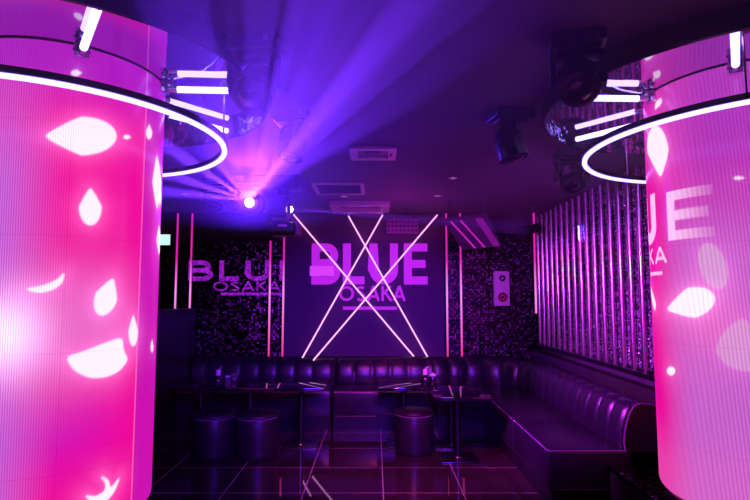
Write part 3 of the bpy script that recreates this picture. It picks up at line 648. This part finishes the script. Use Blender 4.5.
for a, l in ((236, 'tube lamp on the right screen column pointing towards the camera'), (182, 'tube lamp on the right screen column pointing sideways to the left'), (129, 'tube lamp on the far side of the right screen column, pointing back')):
    tube_lamp(CRc, a, l)
BEAM = 9500.0; HAZE = .07
STOOL = mat('stool_leather', (.016, .011, .020), .36, 0, .5, noise=(14, .35), bump=(45, .35, .004, 5))
# ------------------------------------------------------------------ moving-head stage lights
BEAMGLOW = glow('lamp_face', (.85, .55, 1.0), 30)
def moving_head(label, loc, tilt, pan=0, rz=0, sc=1, lit=None, group='moving-head lights'):
    t = thing('moving_head_light', label, 'stage light', loc, rz, group, sc)
    b = MB().box(-.12, .12, -.10, .10, -.055, 0, bev=.010).box(-.095, .095, -.08, .08, -.075, -.055, bev=.006).build('base', CASE, t)
    MB().box(-.055, .055, -.104, -.1005, -.042, -.016, bev=.001, seg=1).build('display', mat('display_glass', (.10, .02, .12), .15, noise=(20, .3)) if 'display_glass' not in bpy.data.materials else bpy.data.materials['display_glass'], b)
    MB().box(.065, .085, -.103, -.1005, -.038, -.020).build('button', STEEL, b)
    y = MB()
    R1 = Matrix.Rotation(pan, 4, 'Z')
    y.box(-.115, .115, -.045, .045, -.098, -.074, R1, bev=.008)
    for s in (-1, 1):
        pr = [(-.042, -.085), (.042, -.085), (.050, -.17), (.030, -.225), (0, -.238), (-.030, -.225), (-.050, -.17)]
        x0, x1 = s*.098, s*.122; vs = [R1 @ Vector((x0, p, q)) for p, q in pr]+[R1 @ Vector((x1, p, q)) for p, q in pr]; n = len(pr)
        y.add(vs, [list(range(n)), list(range(2*n-1, n-1, -1))]+[[i, (i+1) % n, n+(i+1) % n, n+i] for i in range(n)])
    yo = y.build('yoke', CASE, t)
    M = R1 @ Matrix.Translation((0, 0, -.195)) @ Matrix.Rotation(tilt, 4, 'X')
    # head axis = -Z before tilt: lens at the bottom
    h = MB().lathe([(.0001, .105), (.045, .104), (.066, .092), (.078, .06), (.083, .01), (.086, -.035), (.088, -.07), (.084, -.092), (.070, -.096), (.066, -.085), (.0001, -.080)], 28, M)
    for k in range(5): h.lathe([(.0845, .045-k*.018), (.0885, .042-k*.018), (.0845, .038-k*.018)], 28, M)
    for s in (-1, 1): h.tube([M @ Vector((s*.080, 0, 0)), M @ Vector((s*.100, 0, 0))], .022, 12)
    ho = h.build('head', CASE, t)
    MB().lathe([(.0895, -.072), (.0905, -.078), (.0895, -.090), (.070, -.100), (.058, -.0975)], 32, M).build('lens_ring', CASE, ho)
    r = .056 if lit is None else .031
    MB().lathe([(r, -.0965), (r*.9, -.101), (r*.5, -.106), (.0001, -.108)], 24, M).build('lens', LENS if lit is None else BEAMGLOW, ho)
    return t
PR = math.radians
moving_head('large dark moving-head light overlapping the rim of the right ceiling mirror', (.86, 2.22, H-.003), PR(-40), rz=PR(-14), sc=.92)
moving_head('dark moving-head light alone on the ceiling, second from the right mirror', (.80, 3.14, H-.003), PR(-15), PR(60), rz=PR(12), sc=1.0)
moving_head('small dark moving-head light hanging behind the right ring light', (1.48, 4.0, H-.003), PR(-30), rz=PR(-10), sc=1.0)
moving_head('large dark moving-head light in the blue haze beside the left mirror', (-.505, 2.26, H-.003), PR(-40), rz=PR(-12), sc=1.0)
moving_head('dark moving-head light in the haze above the burning lamp, nearer the camera', (-.49, 3.16, H-.003), PR(-20), PR(-50), rz=PR(-8), sc=.95)
moving_head('dark moving-head light behind the left ring light', (-1.50, 5.0, H-.003), PR(-25), rz=PR(8), sc=.95)
# the two that are burning
L1 = Vector((-1.125, 4.76, 2.335)); L2 = Vector((-.785, 4.80, 2.262))
moving_head('brightly burning moving-head light sending a fan of violet beams over the room', (-1.13, 4.92, H-.003), PR(-86), rz=PR(0), sc=1.25, lit=1)
# projector-like head with its beam to the right
p = thing('projector_light', 'boxy hanging light with a narrow violet beam aimed right, beside the burning fan lamp', 'stage light', (-.83, 4.86, 0))
MB().box(-.15, .15, -.10, .14, 2.46, H-.003, bev=.012).box(-.05, .05, -.04, .06, 2.40, 2.46, bev=.006).build('base', CASE, p)
MB().box(-.14, .045, -.11, .13, 2.19, 2.39, bev=.03, seg=3).build('head', CASE, p)
MB().box(-.12, .13, -.12, .12, 2.03, 2.15, bev=.035, seg=3).build('lower_housing', CASE, p)
MB().box(.105, .150, -.10, .10, 2.035, 2.145, bev=.008).build('side_cover', mat('dull_pink_cover', (.30, .12, .26), .5, noise=(20, .2)), p)
MB().box(-.03, .05, -.124, -.1205, 2.10, 2.12).build('name_plate', PAPER, p)
MB().tube([(-.11, -.02, 2.20), (-.135, -.03, 2.17), (-.11, -.04, 2.13)], .012).build('cable', BLACK, p)
Mx = Matrix.Translation((.045, -.07, 2.262)) @ Matrix.Rotation(PI/2, 4, 'Y')
MB().lathe([(.034, 0), (.036, .03), (.028, .034)], 24, Mx).build('lens_barrel', CASE, p)
MB().lathe([(.026, .012), (.026, .036), (.016, .046), (.0001, .050)], 24, Mx).build('lens', BEAMGLOW, p)
# little spotlight in the right corner
s = thing('spotlight', 'small dark spotlight sticking out near the top of the chrome tube wall', 'spotlight', (0, 0, 0))
q = P3(532, 229, 6.3)
MB().lathe([(.0001, .10), (.045, .10), (.055, .06), (.055, -.14), (.060, -.16), (.050, -.16), (.046, -.14), (.0001, -.13)], 24, Matrix.Translation(q) @ Matrix.Rotation(PR(78), 4, 'Y')).build('lamp_housing', CASE, s)
MB().tube([q+Vector((0, 0, .05)), Vector((q.x, q.y, H))], .010).build('stem', STEEL, s)
MB().lathe([(.05, 0), (.05, -.02), (.02, -.024), (.0001, -.024)], 24, Matrix.Translation((q.x, q.y, H-.001))).build('ceiling_plate', CASE, s)

# ------------------------------------------------------------------ banquettes
def channel_back(path, name, parent, chan, ph=0.0, amp=.028, ex=.2, closed_ends=(True, True)):
    """upright padded back swept along the front line of the seat; path = list of (x, y), outward = left of travel"""
    P = [Vector(p) for p in path]
    # resample
    seg = [0]
    for a, b in zip(P[:-1], P[1:]): seg.append(seg[-1]+(b-a).length)
    T = seg[-1]; ns = max(12, int(T/chan*10)); pts = []; nr = []
    def at(s):
        for i in range(len(P)-1):
            if s <= seg[i+1] or i == len(P)-2:
                u = (s-seg[i])/(seg[i+1]-seg[i]); return P[i].lerp(P[i+1], u)
    for i in range(ns+1):
        s = T*i/ns; a = at(max(0, s-.04)); b = at(min(T, s+.04)); t = (b-a).normalized(); pts.append((s, at(s), Vector((-t.y, t.x))))
    prof = [(-.005, .405), (-.012, .46), (-.004, .54), (.012, .61), (.034, .67), (.062, .712), (.095, .733), (.130, .735), (.175, .728), (.235, .715), (.255, .68), (.26, .40)]
    bul = [.4, .9, 1, 1, 1, 1, .9, .7, .3, 0, 0, 0]
    vs = []
    for s, p, n in pts:
        f = ((s+ph)/chan) % 1.0; k = abs(math.sin(PI*f))**ex
        for (d, z), bq in zip(prof, bul):
            d = min(d, .178+.085*abs(n.x)+.0002*d)
            dd = d-(amp*(k-.5))*bq if bq else d; zz = z+.010*(k-.6)*bq*(z > .6)
            q = p+n*dd; vs.append((q.x, q.y, zz))
    m = len(prof); fs = [[i*m+j, i*m+j+1, (i+1)*m+j+1, (i+1)*m+j] for i in range(ns) for j in range(m-1)]
    mb = MB().add(vs, fs, True)
    if closed_ends[0]: mb.add(vs[:m], [list(range(m))])
    if closed_ends[1]: mb.add(vs[-m:], [list(range(m))])
    o = mb.build(name, LEATHER, parent)
    return pts, prof
def seat_parts(t, x0, x1, y0, y1, side=None, nm='seat_cushion'):
    MB().box(x0, x1, y0, y1, .145, .418, bev=.022, seg=3).build(nm, LEATHER, t)
def pipe(t, pts, r=.006, nm='piping'):
    MB().tube(pts, r, 8).build(nm, PIPING if pts[0][2] > .3 else STOOL, t)
GB = 'black leather banquettes'
YB = 6.76
# left unit
t = thing('banquette', 'black leather banquette with upright padded channels, behind the long left table', 'banquette', (0, 0, 0), group=GB)
seat_parts(t, -2.255, -.495, 6.20, 6.80)
MB().box(-2.25, -.50, 6.23, 6.94, 0, .14).build('plinth', BLACK, t)
channel_back([(-2.255, YB), (-.495, YB)], 'backrest', t, .22, .06)
pipe(t, [(-2.24, 6.205, .412), (-.51, 6.205, .412)], .0095); pipe(t, [(-2.24, 6.203, .150), (-.51, 6.203, .150)])
# centre unit
t = thing('banquette', 'black leather banquette with upright padded channels, below the BLUE OSAKA screen', 'banquette', (0, 0, 0), group=GB)
seat_parts(t, -.475, .70, 6.18, 6.80)
MB().box(-.47, .70, 6.21, 6.94, 0, .14).build('plinth', BLACK, t)
channel_back([(-.475, YB), (.70, YB)], 'backrest', t, .22, .0)
pipe(t, [(-.46, 6.185, .412), (.70, 6.185, .412)], .0095); pipe(t, [(-.46, 6.183, .150), (.70, 6.183, .150)])
# corner and right run
t = thing('banquette', 'black leather corner banquette running along the chrome tube wall with a rounded end', 'banquette', (0, 0, 0), group=GB)
XF = 1.75
ar = [(1.20+(XF-1.20)*math.sin(a), YB-.55+.55*math.cos(a)) for a in np.linspace(0, PI/2, 14)]
path = [(.705, YB)]+ar+[(XF, 3.87)]
pts, prof = channel_back(path, 'backrest', t, .215, .02, .042, .45)
bm_ = MB().box(1.20, 1.79, 3.86, 4.80, .145, .418, bev=.022, seg=3); bm_.build('seat_cushion', LEATHER, t)
MB().box(1.20, 1.79, 4.815, 6.24, .145, .418, bev=.022, seg=3).build('seat_cushion', LEATHER, t)
bq = MB(); pg = [(.705, 6.18), (1.22, 6.18), (1.22, 6.25), (1.79, 6.25)]+[(q[0]+.02, q[1]+.03) for q in ar[::-1]]+[(.705, 6.79)]
n_ = len(pg); bq.add([(x, y, .145) for x, y in pg]+[(x, y, .414) for x, y in pg], [list(range(n_))[::-1], list(range(n_, 2*n_))]+[[i, (i+1) % n_, n_+(i+1) % n_, n_+i] for i in range(n_)])
bq.build('corner_cushion', LEATHER, t)
MB().box(1.23, 1.98, 3.90, 6.25, 0, .14).box(.71, 1.98, 6.25, 6.94, 0, .14).build('plinth', BLACK, t)
pipe(t, [(1.206, 6.10, .411), (1.206, 4.84, .411)]); pipe(t, [(1.206, 4.78, .411), (1.206, 3.90, .411), (1.215, 3.868, .411), (1.24, 3.866, .411), (1.73, 3.866, .411)])
pipe(t, [(1.204, 6.10, .152), (1.204, 3.90, .152), (1.215, 3.862, .152), (1.24, 3.862, .152), (1.76, 3.862, .152)])
pe = [(XF+d, 3.866, z) for d, z in prof]; pipe(t, pe[:-1], .007)
# ------------------------------------------------------------------ tables
def table(label, x0, x1, y0, y1, z, legs):
    t = thing('bar_table', label, 'table', ((x0+x1)/2, (y0+y1)/2, 0), group='low black tables')
    cx, cy = (x0+x1)/2, (y0+y1)/2
    MB().box(x0-cx, x1-cx, y0-cy, y1-cy, z-.025, z, bev=.003).build('tabletop', TABLETOP, t)
    MB().box(x0-cx+.01, x1-cx-.01, y0-cy+.01, y1-cy-.01, z-.034, z-.0255).build('underframe', CASE, t)
    for lx, ly in legs:
        l = MB().tube([(lx-cx, ly-cy, .012), (lx-cx, ly-cy, z-.035)], .028, 20).build('leg', STEEL, t)
        MB().box(lx-cx-.17, lx-cx+.17, ly-cy-.17, ly-cy+.17, 0, .012, bev=.003).build('foot_plate', STEEL, l)
        MB().lathe([(.05, .0125), (.045, .022), (.029, .026)], 20, Matrix.Translation((lx-cx, ly-cy, 0))).build('collar', STEEL, l)
table('long low black glass table standing before the left banquette', -1.985, -.48, 5.25, 5.80, .61, [(-1.76, 5.56), (-1.26, 5.56), (-.745, 5.56)])
table('small low black glass table left of the single stool', .035, .495, 5.27, 5.82, .61, [(.29, 5.60)])
table('deep low black glass table beside the corner banquette', .515, 1.03, 4.79, 5.82, .61, [(.765, 5.13), (.765, 5.56)])

# ------------------------------------------------------------------ stools
def stool(label, x, y, r=.195):
    t = thing('round_stool', label, 'stool', (x, y, 0), group='round black leather stools')
    MB().lathe([(.0001, .004), (r-.012, .004), (r-.004, .018), (r, .05), (r, .355), (r-.003, .362)], 56).build('body', STOOL, t)
    MB().lathe([(r-.002, .362), (r+.004, .370), (r+.004, .384), (r-.006, .398), (r-.04, .408), (.10, .413), (.0001, .414)], 56).build('seat_pad', STOOL, t)
    MB().tube([((r+.001)*math.cos(2*PI*k/56), (r+.001)*math.sin(2*PI*k/56), .362) for k in range(56)], .0045, 6, closed=True).build('piping', PIPING, t)
    MB().lathe([(r-.02, 0), (r-.02, .006)], 40).build('foot_ring', BLACK, t)
    return t
stool('round black leather stool at the far left under the long table', -1.515, 5.21)
stool('round black leather stool under the long table, touching distance from the leftmost one', -1.105, 5.21, .195)
stool('single round black leather stool at the small table', .375, 5.31, .182)

# ------------------------------------------------------------------ things on the tables
JAR = mat('dark_jar', (.015, .01, .02), .12, 0, .7, noise=(8, .3))
def glassmat(name, col, r=.02):
    m, nt, b = newmat(name); b.inputs['Base Color'].default_value = (*col, 1); b.inputs['Transmission Weight'].default_value = .92; b.inputs['Roughness'].default_value = r; b.inputs['IOR'].default_value = 1.45; return m
GLASS = glassmat('clear_glass', (.9, .85, 1))
def bottle(label, x, y, group=None):
    t = thing('dispenser_bottle', label, 'bottle', (x, y, .611))
    MB().lathe([(.0001, 0), (.040, 0), (.047, .008), (.049, .05), (.046, .078), (.032, .096), (.020, .104), (.0001, .104)], 28).build('body', JAR, t)
    c = MB().lathe([(.021, .1045), (.023, .108), (.024, .150), (.020, .158), (.0001, .160)], 24).build('cap', PAPER, t)
    MB().tube([(.0, 0, .155), (.012, 0, .172), (.04, 0, .186)], .004, 8).build('spout', PAPER, c)
    return t
P = pxw(218, 388, 5.36); bottle('dark round bottle with a white cap on the long left table', P[0], 5.36)
P = pxw(425.5, 388, 5.40); bottle('dark round bottle with a white cap on the small right table', P[0], 5.42)
# tumbler and goblet on the left table
x = pxw(227, 388, 5.40)[0]
t = thing('tumbler', 'pale-rimmed tumbler between the bottle and the stemmed glass', 'glass', (x, 5.42, .611))
MB().lathe([(.0001, 0), (.024, 0), (.027, .09), (.0255, .09), (.0225, .008), (.0001, .008)], 24).build('cup', GLASS, t)
MB().lathe([(.0275, .083), (.0285, .088), (.0275, .093), (.0245, .0905)], 24).build('rim_band', PAPER, t)
x = pxw(234, 388, 5.38)[0]
t = thing('stemmed_glass', 'short stemmed glass with something pale inside on the left table', 'glass', (x, 5.38, .611))
MB().lathe([(.0001, 0), (.030, 0), (.030, .004), (.008, .012), (.006, .035), (.020, .050), (.030, .075), (.033, .120), (.0315, .120), (.028, .078), (.017, .053), (.0001, .048)], 28).build('bowl', GLASS, t)
MB().lathe([(.0001, .054), (.016, .056), (.024, .078), (.0001, .084)], 20).build('ice', mat('pale_ice', (.75, .6, .75), .25, noise=(40, .3)), t)
x = pxw(433.5, 388, 5.40)[0]
t = thing('lidded_jar', 'dark glass jar with a pale lid beside the right table bottle', 'jar', (x, 5.47, .611))
MB().lathe([(.0001, 0), (.032, 0), (.034, .006), (.034, .075), (.028, .085), (.0001, .085)], 28).build('body', JAR, t)
MB().lathe([(.029, .0855), (.036, .088), (.036, .100), (.030, .106), (.012, .109), (.010, .116), (.0001, .117)], 28).build('lid', PAPER, t)

# ------------------------------------------------------------------ lights
def spot(name, loc, to, col, power, cone, blend=.3, r=.03, vol=None):
    l = bpy.data.lights.new(name, 'SPOT'); l.color = col; l.energy = power; l.spot_size = math.radians(cone); l.spot_blend = blend; l.shadow_soft_size = r
    o = bpy.data.objects.new(name, l); COL.objects.link(o); o.location = loc
    o.rotation_euler = (Vector(to)-Vector(loc)).to_track_quat('-Z', 'Y').to_euler(); return o
def point(name, loc, col, power, r=.1):
    l = bpy.data.lights.new(name, 'POINT'); l.color = col; l.energy = power; l.shadow_soft_size = r
    o = bpy.data.objects.new(name, l); COL.objects.link(o); o.location = loc; return o
def area(name, loc, to, col, power, size):
    l = bpy.data.lights.new(name, 'AREA'); l.color = col; l.energy = power; l.size = size
    o = bpy.data.objects.new(name, l); COL.objects.link(o); o.location = loc
    o.rotation_euler = (Vector(to)-Vector(loc)).to_track_quat('-Z', 'Y').to_euler(); return o
def at(x, y, Y): q = pxw(x, y, Y); return Vector((q[0], Y, q[1]))
VIO = (.17, .03, 1.0)
Lf = L1+Vector((0, -.02, 0))
fan = [((150, 190), 3.4, 4, .7), ((160, 172), 3.2, 3, .9), ((165, 145), 3.0, 3, 1.0), ((172, 100), 2.0, 2.6, 1.0), ((190, 50), 1.3, 2.4, .9), ((214, 0), 1.05, 1.8, .6),
       ((236, 0), 1.05, 1.0, .6), ((261, 0), 1.05, 1.3, 1.9), ((290, 0), 1.05, 1.3, 1.0), ((318, 0), 1.05, 2.0, 1.6), ((352, 0), 1.05, 1.5, .8), ((390, 0), 1.05, 2.4, 1.3), ((435, 0), 1.05, 2.4, 1.4), ((480, 40), 1.1, 2, .6)]
for i, (p, Y, cone, k) in enumerate(fan):
    spot('fan_beam', Lf, at(p[0], p[1], Y), VIO, BEAM*k, cone, .25, .004)
spot('side_beam', (-.70, 4.79, 2.262), at(500, 226, 5.2), (.25, .03, 1.0), BEAM*1.3, 4.0, .3, .01)
point('fan_flare', L1+Vector((0, -.10, 0)), (.5, .12, 1.0), .2, .04)
spot('tube_wall_fill', (-.2, 2.4, 1.85), (2.1, 5.4, 1.7), (.55, .04, 1.0), 480, 50, .8, .06)  # lamp added in mid-air to brighten the chrome tubes
# unseen lamps added in mid-air to brighten banquettes, floor, ceiling and room
spot('banquette_wash', (.3, .9, 1.92), (-.3, 6.8, .25), (.13, .015, 1.0), 1000, 46, .6, .4)
spot('corner_wash', (-.7, 3.6, 1.97), (1.75, 4.7, .6), (.62, .03, 1.0), 750, 44, .6, .16)
spot('floor_wash', (.1, 3.2, 1.96), (.2, 5.2, 0), (1.0, .05, .30), 260, 66, .9, .10)
point('ceiling_fill', (.3, 5.9, 2.05), (.85, .02, .75), 7, .3)
point('room_fill', (.5, 1.6, 1.7), (.75, .05, .75), 3, .4)

spot('haze_fill', Lf, at(250, 0, 2.0), (.10, .01, 1.0), BEAM*.028, 100, .9, .02)  # wide fill added at the fan lamp to make the haze glow
w = bpy.data.worlds.new('world'); scene.world = w; w.use_nodes = True
w.node_tree.nodes['Background'].inputs[0].default_value = (.01, .002, .02, 1); w.node_tree.nodes['Background'].inputs[1].default_value = .3

# ------------------------------------------------------------------ haze from the fog machine
hz = MB().box(-2.6, 1.5, .7, 5.6, 2.0, H-.006).build('haze', None)
hm = bpy.data.materials.new('fog_haze'); hm.use_nodes = True; nt = hm.node_tree; nt.nodes.clear()
o_ = nt.nodes.new('ShaderNodeOutputMaterial'); v_ = nt.nodes.new('ShaderNodeVolumeScatter'); v_.inputs['Color'].default_value = (.9, .85, 1, 1)
v_.inputs['Density'].default_value = HAZE; v_.inputs['Anisotropy'].default_value = .55
nt.links.new(v_.outputs[0], o_.inputs['Volume']); hz.data.materials.clear(); hz.data.materials.append(hm)
tag(hz, 'thin violet stage haze drifting under the ceiling', 'haze', kind='stuff')

# ------------------------------------------------------------------ camera and output
cam = bpy.data.cameras.new('camera'); cam.sensor_width = 36; cam.lens = 25.92; cam.clip_start = .05
co = bpy.data.objects.new('camera', cam); COL.objects.link(co); co.location = (0, 0, CAMZ)
co.rotation_euler = (PI/2+math.atan(47/540), 0, 0); scene.camera = co
vs_ = scene.view_settings; vs_.view_transform = 'Standard'; vs_.look = 'None'; vs_.gamma = 1; vs_.exposure = 0; vs_.use_curve_mapping = False
cy = scene.cycles
cy.use_denoising = True; cy.max_bounces = 8; cy.volume_bounces = 0; cy.sample_clamp_indirect = 4; cy.use_light_tree = True
cy.caustics_reflective = True; cy.blur_glossy = .5
